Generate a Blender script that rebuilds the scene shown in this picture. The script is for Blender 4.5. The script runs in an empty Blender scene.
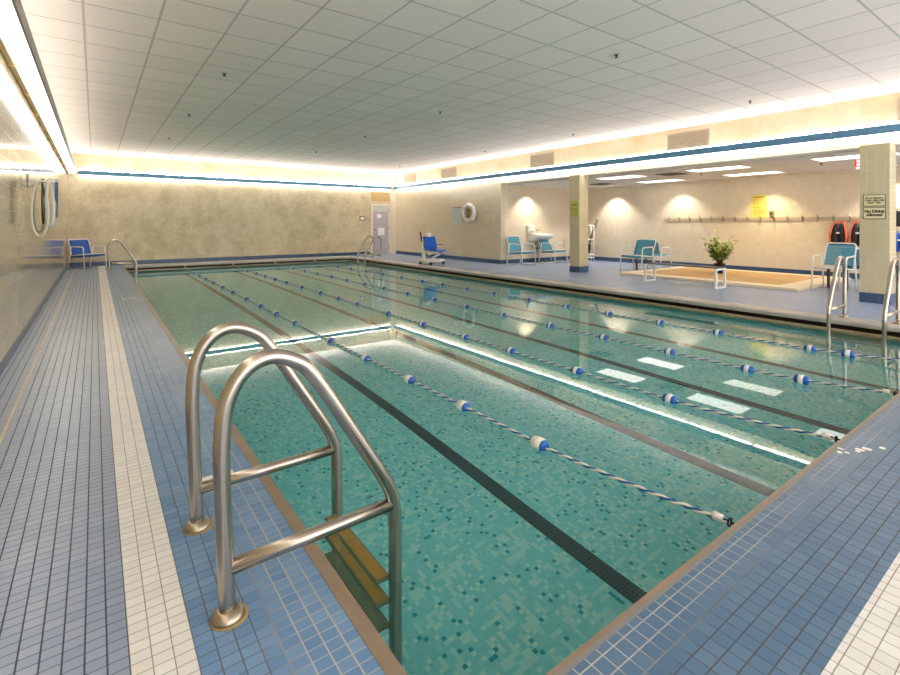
import bpy, bmesh, math, random
from mathutils import Vector, Matrix
PI = math.pi
random.seed(7)
scene = bpy.context.scene
COL = scene.collection

# ------------------------------------------------------------------ camera
CAM_H = 1.235
cam_d = bpy.data.cameras.new('camera'); cam = bpy.data.objects.new('camera', cam_d); COL.objects.link(cam)
cam_d.sensor_width = 36.0; cam_d.lens = 484.3/900*36.0
cam_d.shift_y = -113.5/900; cam_d.clip_start = 0.05; cam_d.clip_end = 100
cam.location = (0, 0, CAM_H); cam.rotation_euler = (PI/2, 0, -math.radians(36.25))
scene.camera = cam
# ------------------------------------------------------------------ world, exposure
w = bpy.data.worlds.new('world'); scene.world = w; w.use_nodes = True
w.node_tree.nodes['Background'].inputs[0].default_value = (1.0, 0.985, 0.96, 1)
w.node_tree.nodes['Background'].inputs[1].default_value = 1.0   # added soft fill light, let in where the near end is left unbuilt
vs = scene.view_settings
scene.display_settings.display_device = 'sRGB'
vs.view_transform = 'Standard'; vs.look = 'None'; vs.gamma = 1.0; vs.use_curve_mapping = False
vs.exposure = 1.8
cy = scene.cycles
cy.max_bounces = 14; cy.diffuse_bounces = 7; cy.glossy_bounces = 5; cy.transmission_bounces = 8
cy.sample_clamp_indirect = 6.0; cy.blur_glossy = 0.5; cy.use_denoising = True
# lamp strengths (used by the lamps' own builders)
E_DOWN = 3.3     # valance lens, downwards
E_UP = 15.5       # valance slot, upwards
E_TROUGH = 2.1
E_PANEL = 1.15     # recessed ceiling panels in the alcove
P_SPOT = 44.0

# ------------------------------------------------------------------ key dimensions (metres)
XL = -0.63; YB = 17.65; XR = 10.10; YN = -2.3; ZC = 3.285
PX0, PX1, PY0, PY1 = 0.69, 7.70, 0.915, 16.90       # pool inner edges
WZ = -0.14                                            # water level
AX1 = 13.80; AY1 = 11.12; ZA = 2.46; ZS = 2.50        # alcove

# ------------------------------------------------------------------ material helpers
def lin(c):
    return tuple((v/255/12.92) if v/255 <= .04045 else ((v/255+.055)/1.055)**2.4 for v in c) + (1.0,)
class NT:
    def __init__(s, name):
        s.m = bpy.data.materials.new(name); s.m.use_nodes = True
        s.t = s.m.node_tree; s.t.nodes.clear()
        s.out = s.n('ShaderNodeOutputMaterial')
    def n(s, typ, **kw):
        nd = s.t.nodes.new(typ)
        for k, v in kw.items(): setattr(nd, k, v)
        return nd
    def l(s, a, b): s.t.links.new(a, b)
    def put(s, inp, v):
        if isinstance(v, bpy.types.NodeSocket): s.l(v, inp)
        else: inp.default_value = v
    def math(s, op, a, b=None, c=None):
        nd = s.n('ShaderNodeMath', operation=op)
        s.put(nd.inputs[0], a)
        if b is not None: s.put(nd.inputs[1], b)
        if c is not None: s.put(nd.inputs[2], c)
        return nd.outputs[0]
    def vmath(s, op, a, b=None):
        nd = s.n('ShaderNodeVectorMath', operation=op)
        s.put(nd.inputs[0], a)
        if b is not None: s.put(nd.inputs[1], b)
        return nd.outputs[0]
    def mix(s, f, a, b):
        nd = s.n('ShaderNodeMix', data_type='RGBA')
        s.put(nd.inputs[0], f); s.put(nd.inputs[6], a); s.put(nd.inputs[7], b)
        return nd.outputs[2]
    def ramp(s, f, lo, hi, a=0.0, b=1.0):
        nd = s.n('ShaderNodeMapRange'); nd.clamp = True
        s.put(nd.inputs[0], f)
        for i, v in zip((1, 2, 3, 4), (lo, hi, a, b)): nd.inputs[i].default_value = v
        return nd.outputs[0]
    def pos(s): return s.n('ShaderNodeNewGeometry').outputs['Position']
    def obj(s): return s.n('ShaderNodeTexCoord').outputs['Object']
    def sep(s, v):
        nd = s.n('ShaderNodeSeparateXYZ'); s.l(v, nd.inputs[0]); return nd.outputs
    def comb(s, x, y, z):
        nd = s.n('ShaderNodeCombineXYZ'); s.put(nd.inputs[0], x); s.put(nd.inputs[1], y); s.put(nd.inputs[2], z); return nd.outputs[0]
    def noise(s, v, scale, detail=2.0, rough=.5):
        nd = s.n('ShaderNodeTexNoise'); s.l(v, nd.inputs['Vector'])
        nd.inputs['Scale'].default_value = scale; nd.inputs['Detail'].default_value = detail; nd.inputs['Roughness'].default_value = rough
        return nd.outputs['Fac']
    def white(s, v):
        nd = s.n('ShaderNodeTexWhiteNoise', noise_dimensions='3D'); s.l(v, nd.inputs['Vector']); return nd.outputs['Value']
    def bsdf(s, col, rough=.5, metal=0.0, spec=.5, bump=None, bump_d=.002, coat=0.0, coat_r=.05, ior=1.45):
        p = s.n('ShaderNodeBsdfPrincipled')
        s.put(p.inputs['Base Color'], col); s.put(p.inputs['Roughness'], rough); s.put(p.inputs['Metallic'], metal)
        p.inputs['Specular IOR Level'].default_value = spec; p.inputs['IOR'].default_value = ior
        p.inputs['Coat Weight'].default_value = coat; p.inputs['Coat Roughness'].default_value = coat_r
        if bump is not None:
            b = s.n('ShaderNodeBump'); b.inputs['Distance'].default_value = bump_d; s.l(bump, b.inputs['Height']); s.l(b.outputs[0], p.inputs['Normal'])
        s.l(p.outputs[0], s.out.inputs[0]); return s.m

def plain(name, c, rough=.5, metal=0.0, spec=.5, var=.06, scale=9.0, coat=0.0):
    t = NT(name); f = t.noise(t.obj(), scale, 3.0)
    a = lin(c); lo = tuple(v*(1-var) for v in a[:3])+(1,); hi = tuple(min(1, v*(1+var)) for v in a[:3])+(1,)
    return t.bsdf(t.mix(f, lo, hi), rough, metal, spec, coat=coat)
def emis(name, c, strength):
    t = NT(name); e = t.n('ShaderNodeEmission'); e.inputs[0].default_value = lin(c); e.inputs[1].default_value = strength
    t.l(e.outputs[0], t.out.inputs[0]); return t.m

def grid_mask(t, u, v, pu, pv, gu, gv, ou=0.0, ov=0.0, stagger=False):
    """returns (grout mask 0..1, id vector) for a pu x pv tile grid with gu/gv wide joints"""
    uu = t.math('DIVIDE', t.math('SUBTRACT', u, ou), pu); vv = t.math('DIVIDE', t.math('SUBTRACT', v, ov), pv)
    iv = t.math('FLOOR', vv)
    if stagger: uu = t.math('ADD', uu, t.math('MULTIPLY', t.math('MODULO', iv, 2.0), .5))
    iu = t.math('FLOOR', uu)
    du = t.math('MULTIPLY', t.math('SUBTRACT', .5, t.math('ABSOLUTE', t.math('SUBTRACT', t.math('FRACT', uu), .5))), pu)
    dv = t.math('MULTIPLY', t.math('SUBTRACT', .5, t.math('ABSOLUTE', t.math('SUBTRACT', t.math('FRACT', vv), .5))), pv)
    mu = t.math('LESS_THAN', du, gu/2); mv = t.math('LESS_THAN', dv, gv/2)
    return t.math('MAXIMUM', mu, mv), t.comb(iu, iv, 0.0), mu, mv

def deck_tile(name, pu, pv, gu, gv, tile, tile2, grout, grout2=None, ou=0.0, ov=0.0, rough=.32, stain=None, wear=None):
    t = NT(name); P = t.pos(); x, y, z = t.sep(P)[0:3]
    g, idv, mu, mv = grid_mask(t, x, y, pu, pv, gu, gv, ou, ov)
    c = t.mix(t.white(idv), lin(tile), lin(tile2))
    big = t.noise(P, 1.3, 4.0)
    c = t.mix(t.ramp(big, .35, .7, 0, .25), c, lin(tuple(v*.82 for v in tile)))
    if stain: # rusty yellowing that follows the joints
        st = t.noise(P, 5.0, 4.0, .65); c = t.mix(t.ramp(st, .57, .74, 0, .45), c, lin(stain))
    gc = lin(grout)
    if grout2:
        f = t.noise(P, 1.3, 3.0)
        if wear: # joints by the pool have gone pale, joints away from it stay dark
            d = t.ramp(y if wear[0] == 'y' else x, wear[1], wear[2]); f = t.math('ADD', t.math('MULTIPLY', f, .7), t.math('SUBTRACT', .62, t.math('MULTIPLY', d, .55)))
        gc = t.mix(t.ramp(f, .38, .62), lin(grout), lin(grout2))
    c = t.mix(g, c, gc)
    r = t.math('ADD', t.math('MULTIPLY', g, .4), rough)
    h = t.math('SUBTRACT', 1.0, g)
    return t.bsdf(c, r, spec=.5, bump=h, bump_d=.0012)

def wall_tile(name, axis, pu, pv, gj, a, b, grout, rough=.15, ou=0.0, ov=0.0, mott=None, mscale=3.0, mamt=.5, stagger=False, small=None):
    t = NT(name); P = t.pos(); x, y, z = t.sep(P)[0:3]
    if axis == 'box':
        N = t.n('ShaderNodeNewGeometry').outputs['Normal']; nx = t.math('ABSOLUTE', t.sep(N)[0])
        sel = t.math('GREATER_THAN', nx, .5)
        u = t.math('ADD', t.math('MULTIPLY', y, sel), t.math('MULTIPLY', x, t.math('SUBTRACT', 1.0, sel)))
    else: u = y if axis == 'y' else x
    g, idv, _, _ = grid_mask(t, u, z, pu, pv, gj, gj, ou, ov, stagger)
    c = t.mix(t.white(idv), lin(a), lin(b))
    if mott:
        n1 = t.noise(P, mscale, 6.0, .65); c = t.mix(t.ramp(n1, .42, .68, 0, mamt), c, lin(mott))
        n2 = t.noise(P, mscale*5, 4.0, .7); c = t.mix(t.ramp(n2, .5, .75, 0, mamt*.6), c, lin(mott))
    c = t.mix(g, c, lin(grout))
    r = t.math('ADD', t.math('MULTIPLY', g, .35), rough)
    return t.bsdf(c, r, spec=.5, bump=t.math('SUBTRACT', 1.0, g), bump_d=.0008)

M = {}
M['deck_left'] = deck_tile('blue grey deck tile', .0517, .0415, .0045, .0025, (136,152,176), (150,162,182), (62,70,84), ou=.08, rough=.3)
M['deck_edge'] = deck_tile('blue pool edge tile', .0517, .0415, .0045, .0032, (98,136,176), (120,152,186), (178,174,166), (96,104,112), ou=.08, rough=.28, wear=('x',.25,.5))
M['deck_near'] = deck_tile('blue near deck tile', .0510, .0510, .0034, .0038, (76,108,138), (94,122,148), (182,178,170), (78,80,84), ou=.0, ov=.86, rough=.3, wear=('y',.58,.82))
M['deck_right'] = deck_tile('blue far deck tile', .0510, .0510, .0030, .0030, (134,152,184), (148,164,192), (140,150,168), ou=.0, rough=.26)
M['strip'] = deck_tile('white deck tile', .0517, .0415, .0030, .0025, (232,230,226), (222,220,216), (150,142,130), ou=.08, rough=.3, stain=(232,212,170))
M['strip_near'] = deck_tile('white near deck tile', .0510, .0510, .0030, .0030, (226,224,218), (214,212,208), (150,144,136), ov=.86, rough=.3)
M['wall_back'] = wall_tile('mottled beige mosaic wall', 'x', .052, .052, .003, (218,206,178), (208,194,162), (202,188,156), .3, mott=(172,154,116), mscale=2.3, mamt=.7)
M['wall_upper'] = wall_tile('stained beige upper wall', 'y', .6, .3, .004, (226,214,186), (220,206,174), (206,192,160), .35, mott=(206,178,122), mscale=1.3, mamt=.55)
M['wall_left'] = wall_tile('glazed beige wall tile', 'y', .168, .113, .003, (206,190,156), (198,180,146), (172,154,122), .09, mott=(188,168,130), mscale=1.2, mamt=.3)
M['wall_right'] = wall_tile('cream block wall tile', 'box', .305, .1525, .003, (214,200,174), (208,194,166), (194,180,152), .22)
M['alcove'] = wall_tile('pale cream alcove tile', 'box', .113, .113, .003, (230,214,190), (224,208,182), (214,198,170), .16)
M['pillar'] = wall_tile('pale olive pillar tile', 'box', .113, .16, .003, (204,192,158), (198,186,150), (218,206,176), .16, ou=.02)
M['base_blue'] = wall_tile('slate blue base tile', 'box', .152, .2, .003, (60,82,110), (70,92,120), (92,104,122), .25)
M['soffit'] = plain('white soffit paint', (232,228,216), .45)

def ceil_mat(name, pu, pv, ou, ov, a, b, bar, barw=.022):
    t = NT(name); P = t.pos(); x, y, z = t.sep(P)[0:3]
    g, idv, _, _ = grid_mask(t, x, y, pu, pv, barw, barw, ou, ov)
    c = t.mix(t.white(idv), lin(a), lin(b))
    sp = t.noise(P, 160.0, 2.0); c = t.mix(t.ramp(sp, .55, .72, 0, .22), c, lin(tuple(v*.75 for v in a)))
    c = t.mix(g, c, lin(bar))
    return t.bsdf(c, .85, spec=.2)
M['ceiling'] = ceil_mat('acoustic ceiling tile', .6096, .6096, 2.958, 3.806, (254,239,232), (248,233,226), (206,197,190))
M['alc_ceiling'] = ceil_mat('alcove ceiling tile', .6096, 1.2192, .31, .5, (226,218,206), (220,212,200), (188,178,166))

def pool_mat(name):
    t = NT(name); P = t.pos()
    s = .0228
    idv = t.vmath('FLOOR', t.vmath('DIVIDE', t.vmath('ADD', P, (.0007,.0007,.0007)), (s, s, s)))
    wn = t.white(idv)
    # clusters of two to four pale tiles: a coarser id on top
    id2 = t.vmath('FLOOR', t.vmath('DIVIDE', P, (s*3, s, s*9)))
    id3 = t.vmath('FLOOR', t.vmath('DIVIDE', P, (s, s*3, s*9)))
    w2 = t.white(t.vmath('ADD', id2, (7,3,1))); w3 = t.white(t.vmath('ADD', id3, (2,9,5)))
    c = t.mix(wn, lin((118,206,206)), lin((140,216,214)))
    pale = t.math('MAXIMUM', t.math('GREATER_THAN', w2, .86), t.math('GREATER_THAN', w3, .88))
    c = t.mix(t.math('MULTIPLY', pale, .6), c, lin((188,228,216)))
    c = t.mix(t.math('GREATER_THAN', wn, .88), c, lin((182,226,214)))
    c = t.mix(t.math('LESS_THAN', wn, .042), c, lin((24,156,168)))
    x, y, z = t.sep(P)[0:3]
    g, _, _, _ = grid_mask(t, x, y, s, s, .0022, .0022)
    c = t.mix(t.math('MULTIPLY', g, .5), c, lin((160,206,198)))
    return t.bsdf(c, .5, spec=.3)
M['pool'] = pool_mat('teal glass mosaic')
def line_mat(name):
    t = NT(name); P = t.pos(); x, y, z = t.sep(P)[0:3]
    g, idv, _, _ = grid_mask(t, x, y, .0228, .0228, .0025, .0025)
    c = t.mix(t.white(idv), lin((8,42,52)), lin((16,54,62)))
    return t.bsdf(t.mix(g, c, lin((58,100,100))), .4)
M['line'] = line_mat('black lane mosaic')
def water_mat():
    t = NT('pool water'); P = t.pos()
    n = t.noise(P, 2.2, 2.0, .5)
    b = t.n('ShaderNodeBump'); b.inputs['Strength'].default_value = .12; b.inputs['Distance'].default_value = .0022; t.l(n, b.inputs['Height'])
    g = t.n('ShaderNodeBsdfGlass'); g.inputs['IOR'].default_value = 1.333; g.inputs['Roughness'].default_value = 0.0
    t.l(b.outputs[0], g.inputs['Normal']); t.l(g.outputs[0], t.out.inputs[0])
    v = t.n('ShaderNodeVolumeAbsorption'); v.inputs['Color'].default_value = (.25, .86, .90, 1); v.inputs['Density'].default_value = .15
    t.l(v.outputs[0], t.out.inputs['Volume']); return t.m
M['water'] = water_mat()

def coping_mat(name, a, b, stain, rough):
    t = NT(name); P = t.pos(); c = t.mix(t.noise(P, 8.0, 5.0, .6), lin(a), lin(b))
    c = t.mix(t.ramp(t.noise(P, 3.0, 5.0, .7), .5, .7, 0, .6), c, lin(stain)); return t.bsdf(c, rough)
M['coping'] = coping_mat('stained edge coping', (150,132,112), (122,106,90), (170,134,96), .35)
M['coping_grey'] = coping_mat('grey bullnose coping', (168,164,158), (184,180,172), (150,140,126), .3)
M['cement'] = coping_mat('grey cement joint', (132,132,130), (118,120,120), (140,130,118), .5)
M['lip'] = coping_mat('beige gutter lip', (186,168,136), (170,152,120), (140,116,84), .4)
M['gutter'] = coping_mat('dark gutter recess', (58,40,28), (40,28,20), (70,46,28), .6)
M['cream_stone'] = coping_mat('cream stone border', (234,218,188), (226,208,174), (214,194,158), .4)
def carpet_mat():
    t = NT('tan woven matting'); P = t.pos(); c = t.mix(t.noise(P, 220.0, 2.0), lin((206,170,124)), lin((184,146,100)))
    c = t.mix(t.ramp(t.noise(P, 1.2, 3.0), .4, .7, 0, .4), c, lin((212,178,134))); return t.bsdf(c, .9, spec=.1)
M['mat'] = carpet_mat()
def steel_mat():
    t = NT('brushed stainless steel'); P = t.obj(); n = t.noise(P, 1.5, 1.0)
    c = t.mix(n, lin((180,170,158)), lin((190,180,168))); return t.bsdf(c, .27, 1.0)
M['steel'] = steel_mat()
M['steel_old'] = plain('worn steel flange', (178,166,146), .35, 1.0, var=.15, scale=30)
M['rust'] = plain('rusty sealant', (150,128,84), .8, var=.3, scale=40)
M['tread'] = plain('golden ladder tread', (166,138,62), .5, var=.2, scale=18)
M['tread2'] = plain('green grey ladder tread', (112,128,98), .5, var=.15, scale=18)
M['blue_fascia'] = plain('steel blue fascia', (88,132,164), .4)
M['grey_metal'] = plain('grey painted metal', (150,146,138), .4)
M['brass'] = plain('beige anodised rail', (196,172,128), .3, .6)
M['lens_down'] = emis('valance lens', (255,252,246), E_DOWN)
M['lens_up_back'] = emis('far valance upper slot', (255,252,246), E_UP*2.4)
M['lens_up'] = emis('valance upper slot', (255,252,246), E_UP)
M['lens_trough_up'] = emis('trough upper slot', (255,252,246), 4.5)
M['lens_trough'] = emis('trough lens', (255,250,240), E_TROUGH)
M['panel'] = emis('ceiling panel lens', (255,248,236), E_PANEL)
M['panel_dim'] = emis('dim ceiling panel lens', (255,244,224), E_PANEL*.8)
M['lamp_face'] = emis('downlight lamp', (255,240,214), 9.0)
M['white_metal'] = plain('white powder coated tube', (236,232,224), .35)
M['white_plastic'] = plain('white plastic', (234,232,226), .4)
M['sling_teal'] = plain('teal sling fabric', (84,150,172), .7, var=.12, scale=60)
M['sling_blue'] = plain('deep blue sling fabric', (34,84,160), .7, var=.12, scale=60)
M['seat_blue'] = plain('blue moulded seat', (12,94,196), .35)
M['brown'] = plain('dark brown leg', (84,56,38), .5)
M['black'] = plain('black rubber', (24,24,26), .5)
M['dark_slat'] = plain('dark slate slat', (70,72,78), .5)
M['rope_blue'] = plain('blue rope strand', (30,84,150), .6)
M['rope_white'] = plain('white rope strand', (226,224,214), .6)
M['float_blue'] = plain('blue float plastic', (22,92,176), .35)
M['float_white'] = plain('white float plastic', (232,230,220), .35)
M['vent'] = plain('beige vent grille', (190,172,146), .5)
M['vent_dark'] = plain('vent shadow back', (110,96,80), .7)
M['door'] = plain('pale lilac door panel', (186,180,186), .35)
M['door_frame'] = plain('cream door frame', (226,214,194), .4)
M['transom'] = plain('tan transom panel', (190,162,112), .5)
M['paper'] = plain('white paper', (236,236,232), .7)
M['pale_poster'] = plain('pale blue green poster', (198,210,204), .6)
M['yellow_sign'] = plain('yellow sign', (228,212,110), .5)
M['lime_sign'] = plain('yellow green sign', (186,182,74), .5)
M['lime_pale'] = plain('pale green sign', (206,202,128), .5)
M['cream_sign'] = plain('cream sign board', (222,212,170), .5)
M['ink'] = plain('dark olive ink', (62,58,36), .6)
M['ink_soft'] = plain('ochre ink', (150,128,40), .6)
M['red'] = plain('red fabric', (196,28,30), .55)
M['orange'] = plain('orange webbing', (232,92,48), .55)
M['vest_black'] = plain('black nylon', (34,30,34), .6)
M['yellow'] = plain('yellow foam', (226,214,40), .6)
M['grey_foam'] = plain('grey foam', (120,110,112), .7)
M['blue_fabric'] = plain('blue fabric', (28,78,176), .6)
M['leaf'] = plain('leaf green', (134,164,66), .45, var=.25, scale=14)
M['leaf_pale'] = plain('variegated leaf', (206,210,130), .45, var=.2, scale=14)
M['stem'] = plain('plant stem', (86,78,48), .7)
M['pot'] = plain('black plant pot', (38,30,28), .5)
M['soil'] = plain('potting soil', (50,36,26), .9)
M['hose_white'] = plain('white ribbed hose', (226,222,212), .45)
M['hose_grey'] = plain('grey green hose', (150,150,136), .5)
M['hose_blue'] = plain('slate blue strap', (84,108,142), .5)
M['dark_strap'] = plain('dark brown strap', (66,52,44), .6)
M['joint'] = coping_mat('rusty cream floor joint', (216,204,176), (202,186,152), (184,146,104), .6)
M['exit_face'] = emis('exit sign face', (255,214,204), .9)
M['exit_red'] = emis('exit sign letters', (210,30,34), .7)
M['marker_white'] = plain('white inlaid marker tile', (236,232,224), .3)
M['digit'] = plain('black inlaid numeral', (26,26,24), .5)

# ------------------------------------------------------------------ mesh helpers
def BM(): return bmesh.new()
def add_box(bm, a, b, bev=0.0, mi=0):
    x0, y0, z0 = [min(p, q) for p, q in zip(a, b)]; x1, y1, z1 = [max(p, q) for p, q in zip(a, b)]
    v = [bm.verts.new(p) for p in ((x0,y0,z0),(x1,y0,z0),(x1,y1,z0),(x0,y1,z0),(x0,y0,z1),(x1,y0,z1),(x1,y1,z1),(x0,y1,z1))]
    fs = [bm.faces.new([v[i] for i in q]) for q in ((0,3,2,1),(4,5,6,7),(0,1,5,4),(1,2,6,5),(2,3,7,6),(3,0,4,7))]
    for f in fs: f.material_index = mi
    if bev > 0:
        es = list({e for f in fs for e in f.edges})
        r = bmesh.ops.bevel(bm, geom=es, offset=bev, segments=2, profile=.5, affect='EDGES')
        for f in r['faces']: f.material_index = mi
    return v
def add_prism(bm, poly, axis, a, b, mi=0):
    """extrude a 2D polygon; axis 'x': poly=(y,z), 'y': poly=(x,z), 'z': poly=(x,y)"""
    def P(p, t): return {'x': (t, p[0], p[1]), 'y': (p[0], t, p[1]), 'z': (p[0], p[1], t)}[axis]
    A = [bm.verts.new(P(p, a)) for p in poly]; B = [bm.verts.new(P(p, b)) for p in poly]
    n = len(poly); fs = [bm.faces.new(A), bm.faces.new(B[::-1])]
    for i in range(n): fs.append(bm.faces.new((A[i], B[i], B[(i+1) % n], A[(i+1) % n])))
    bmesh.ops.recalc_face_normals(bm, faces=fs)
    for f in fs: f.material_index = mi
def fillet(pts, r, seg=6):
    pts = [Vector(p) for p in pts]; out = [pts[0]]
    for i in range(1, len(pts)-1):
        p, a, b = pts[i], pts[i-1], pts[i+1]
        da = (a-p); db = (b-p); rr = min(r, da.length*.49, db.length*.49)
        s = p+da.normalized()*rr; e = p+db.normalized()*rr
        for k in range(seg+1):
            t = k/seg; out.append(s*(1-t)**2+p*2*t*(1-t)+e*t*t)
    out.append(pts[-1]); return out
def smooth_path(pts, sub=5):
    P = [Vector(p) for p in pts]; out = []
    for i in range(len(P)-1):
        p0 = P[max(i-1, 0)]; p1 = P[i]; p2 = P[i+1]; p3 = P[min(i+2, len(P)-1)]
        for k in range(sub):
            t = k/sub
            out.append(.5*((2*p1)+(p2-p0)*t+(2*p0-5*p1+4*p2-p3)*t*t+(3*p1-p0-3*p2+p3)*t**3))
    out.append(P[-1]); return out
def add_tube(bm, pts, r, n=12, mi=0, closed=False, flat=None):
    pts = [Vector(p) for p in pts]
    q = [pts[0]]
    for p in pts[1:]:
        if (p-q[-1]).length > 1e-5: q.append(p)
    pts = q; N = len(pts); rings = []; up = None
    for i, p in enumerate(pts):
        if closed: t = pts[(i+1) % N]-pts[i-1]
        else: t = pts[min(i+1, N-1)]-pts[max(i-1, 0)]
        t.normalize()
        if up is None:
            up = Vector((0,0,1)) if abs(t.z) < .9 else Vector((1,0,0))
        up = (up-t*up.dot(t)); up.normalize(); side = t.cross(up)
        rr = r[i] if isinstance(r, (list, tuple)) else r
        ra, rb = (rr, rr) if flat is None else flat
        rings.append([bm.verts.new(p+side*math.cos(2*PI*k/n)*ra+up*math.sin(2*PI*k/n)*rb) for k in range(n)])
    m = N if closed else N-1
    for i in range(m):
        A, B = rings[i], rings[(i+1) % N]
        for k in range(n):
            f = bm.faces.new((A[k], A[(k+1) % n], B[(k+1) % n], B[k])); f.smooth = True; f.material_index = mi
    if not closed:
        f = bm.faces.new(rings[0][::-1]); f.material_index = mi; f = bm.faces.new(rings[-1]); f.material_index = mi
def add_lathe(bm, prof, n=20, center=(0,0,0), axis='z', mi=0, mats=None):
    """prof: list of (radius, height)"""
    c = Vector(center); rings = []
    def P(r, h, a):
        x, y = r*math.cos(a), r*math.sin(a)
        return c+Vector({'z': (x,y,h), 'y': (x,h,y), 'x': (h,x,y)}[axis])
    fs = []
    for r, h in prof: rings.append([bm.verts.new(P(max(r, 1e-4), h, 2*PI*k/n)) for k in range(n)])
    for i in range(len(rings)-1):
        for k in range(n):
            f = bm.faces.new((rings[i][k], rings[i][(k+1) % n], rings[i+1][(k+1) % n], rings[i+1][k]))
            f.smooth = True; f.material_index = mats[i] if mats else mi; fs.append(f)
    f = bm.faces.new(rings[0][::-1]); f.material_index = mats[0] if mats else mi; fs.append(f)
    f = bm.faces.new(rings[-1]); f.material_index = mats[-1] if mats else mi; fs.append(f)
    bmesh.ops.recalc_face_normals(bm, faces=fs)
def add_sheet(bm, P, nu, nv, th, mi=0):
    """thick sheet: P(u,v)->Vector, u,v in 0..1"""
    g = [[P(i/nu, j/nv) for j in range(nv+1)] for i in range(nu+1)]
    nrm = [[None]*(nv+1) for _ in range(nu+1)]
    for i in range(nu+1):
        for j in range(nv+1):
            du = g[min(i+1,nu)][j]-g[max(i-1,0)][j]; dv = g[i][min(j+1,nv)]-g[i][max(j-1,0)]
            n = du.cross(dv); n.normalize(); nrm[i][j] = n
    T = [[bm.verts.new(g[i][j]+nrm[i][j]*th/2) for j in range(nv+1)] for i in range(nu+1)]
    B = [[bm.verts.new(g[i][j]-nrm[i][j]*th/2) for j in range(nv+1)] for i in range(nu+1)]
    fs = []
    for i in range(nu):
        for j in range(nv):
            fs.append(bm.faces.new((T[i][j],T[i+1][j],T[i+1][j+1],T[i][j+1]))); fs.append(bm.faces.new((B[i][j],B[i][j+1],B[i+1][j+1],B[i+1][j])))
    for i in range(nu):
        fs.append(bm.faces.new((T[i][0],B[i][0],B[i+1][0],T[i+1][0]))); fs.append(bm.faces.new((T[i][nv],T[i+1][nv],B[i+1][nv],B[i][nv])))
    for j in range(nv):
        fs.append(bm.faces.new((T[0][j],T[0][j+1],B[0][j+1],B[0][j]))); fs.append(bm.faces.new((T[nu][j],B[nu][j],B[nu][j+1],T[nu][j+1])))
    for f in fs: f.smooth = True; f.material_index = mi
def obj(name, bm, mats, parent=None, label=None):
    me = bpy.data.meshes.new(name); bm.to_mesh(me); bm.free()
    for m in (mats if isinstance(mats, (list, tuple)) else [mats]): me.materials.append(M[m] if isinstance(m, str) else m)
    o = bpy.data.objects.new(name, me); COL.objects.link(o)
    if parent: o.parent = parent
    if label: o['label'] = label
    return o
def tag(o, label, cat, group=None, kind=None):
    o['label'] = label; o['category'] = cat
    if group: o['group'] = group
    if kind: o['kind'] = kind
    return o
def thing(name, label, cat, loc=(0,0,0), rz=0.0, group=None):
    o = bpy.data.objects.new(name, None); COL.objects.link(o); o.location = loc; o.rotation_euler = (0,0,rz); o.empty_display_size = .1
    return tag(o, label, cat, group)
def struct(name, bm, mats, label, parent=None, cat='structure'):
    o = obj(name, bm, mats, parent)
    if parent is None: o['kind'] = 'structure'; o['label'] = label; o['category'] = cat
    return o
def copy_tree(o, parent=None):
    c = o.copy(); COL.objects.link(c)
    if parent is not None: c.parent = parent
    for ch in list(o.children): copy_tree(ch, c)
    return c
def boxo(name, a, b, m, parent=None, bev=0.0, label=None):
    bm = BM(); add_box(bm, a, b, bev); return obj(name, bm, m, parent, label)
def sbox(name, a, b, m, label, cat, bev=0.0):
    bm = BM(); add_box(bm, a, b, bev); return struct(name, bm, m, label, None, cat)

# ================================================================== ROOM SHELL
T = .16
sbox('wall_left', (XL-T, YN, -.02), (XL, YB, ZC), 'wall_left', 'long glazed beige tile wall beside the walkway on the left', 'wall')
sbox('wall_back', (XL-T, YB, -.02), (XR+T, YB+T, ZC), 'wall_back', 'mottled beige mosaic end wall across the far end of the pool', 'wall')
sbox('wall_right', (XR, AY1, -.02), (XR+T, YB, ZS), 'wall_right', 'cream tile side wall carrying the life ring', 'wall')
sbox('wall_soffit', (XR, YN, ZS), (XR+.30, YB, ZC), 'wall_upper', 'stained beige upper wall with vents above the alcove opening', 'wall')
bm = BM(); add_box(bm, (XR+T, AY1, -.02), (AX1+T, AY1+T, ZA+.1)); struct('wall_alcove_end', bm, 'alcove', 'pale cream tile end wall of the alcove behind the sink', None, 'wall')
sbox('wall_alcove', (AX1, YN, -.02), (AX1+T, AY1, ZA+.1), 'alcove', 'pale cream tile rear wall of the alcove behind the hook rail', 'wall')
sbox('ceiling', (XL-T, YN, ZC), (XR+T, YB+T, ZC+.1), 'ceiling', 'white suspended ceiling of square tiles over the pool', 'ceiling')
sbox('ceiling_alcove', (XR+.30, YN, ZA), (AX1+T, AY1, ZA+.1), 'alc_ceiling', 'lower tiled ceiling inside the alcove', 'ceiling')
sbox('trim_1', (XR-.012, YN, 2.485), (XR+.31, AY1, ZS), 'soffit', 'white edge under the upper wall along the alcove opening', 'trim')

# decks (z = 0 top)
D = -.06
sbox('floor', (XL, YN, -.3), (.08, YB, 0), 'deck_left', 'blue grey mosaic tile walkway along the left wall', 'floor')
sbox('trim_2', (.08, .32, -.3), (.235, YB, 0), 'strip', 'white three tile line along the left walkway with yellow stains', 'floor line')
sbox('floor_edge', (.235, .47, -.3), (.642, YB, 0), 'deck_edge', 'blue tile strip between the white line and the pool on the left', 'floor')
sbox('trim_3', (.642, PY0-.055, -.10), (PX0, PY1, .002), 'coping', 'brown stained coping along the left edge of the pool', 'coping')
sbox('floor_near', (.642, .47, -.3), (8.05, PY0-.032, 0), 'deck_near', 'blue tile deck across the near end of the pool', 'floor')
sbox('trim_4', (.235, .32, -.3), (9.0, .47, 0), 'strip_near', 'white tile line across the near deck', 'floor line')
sbox('floor_entry', (.08, YN, -.3), (9.0, .32, 0), 'deck_near', 'blue tile deck behind the near white line', 'floor')
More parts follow.
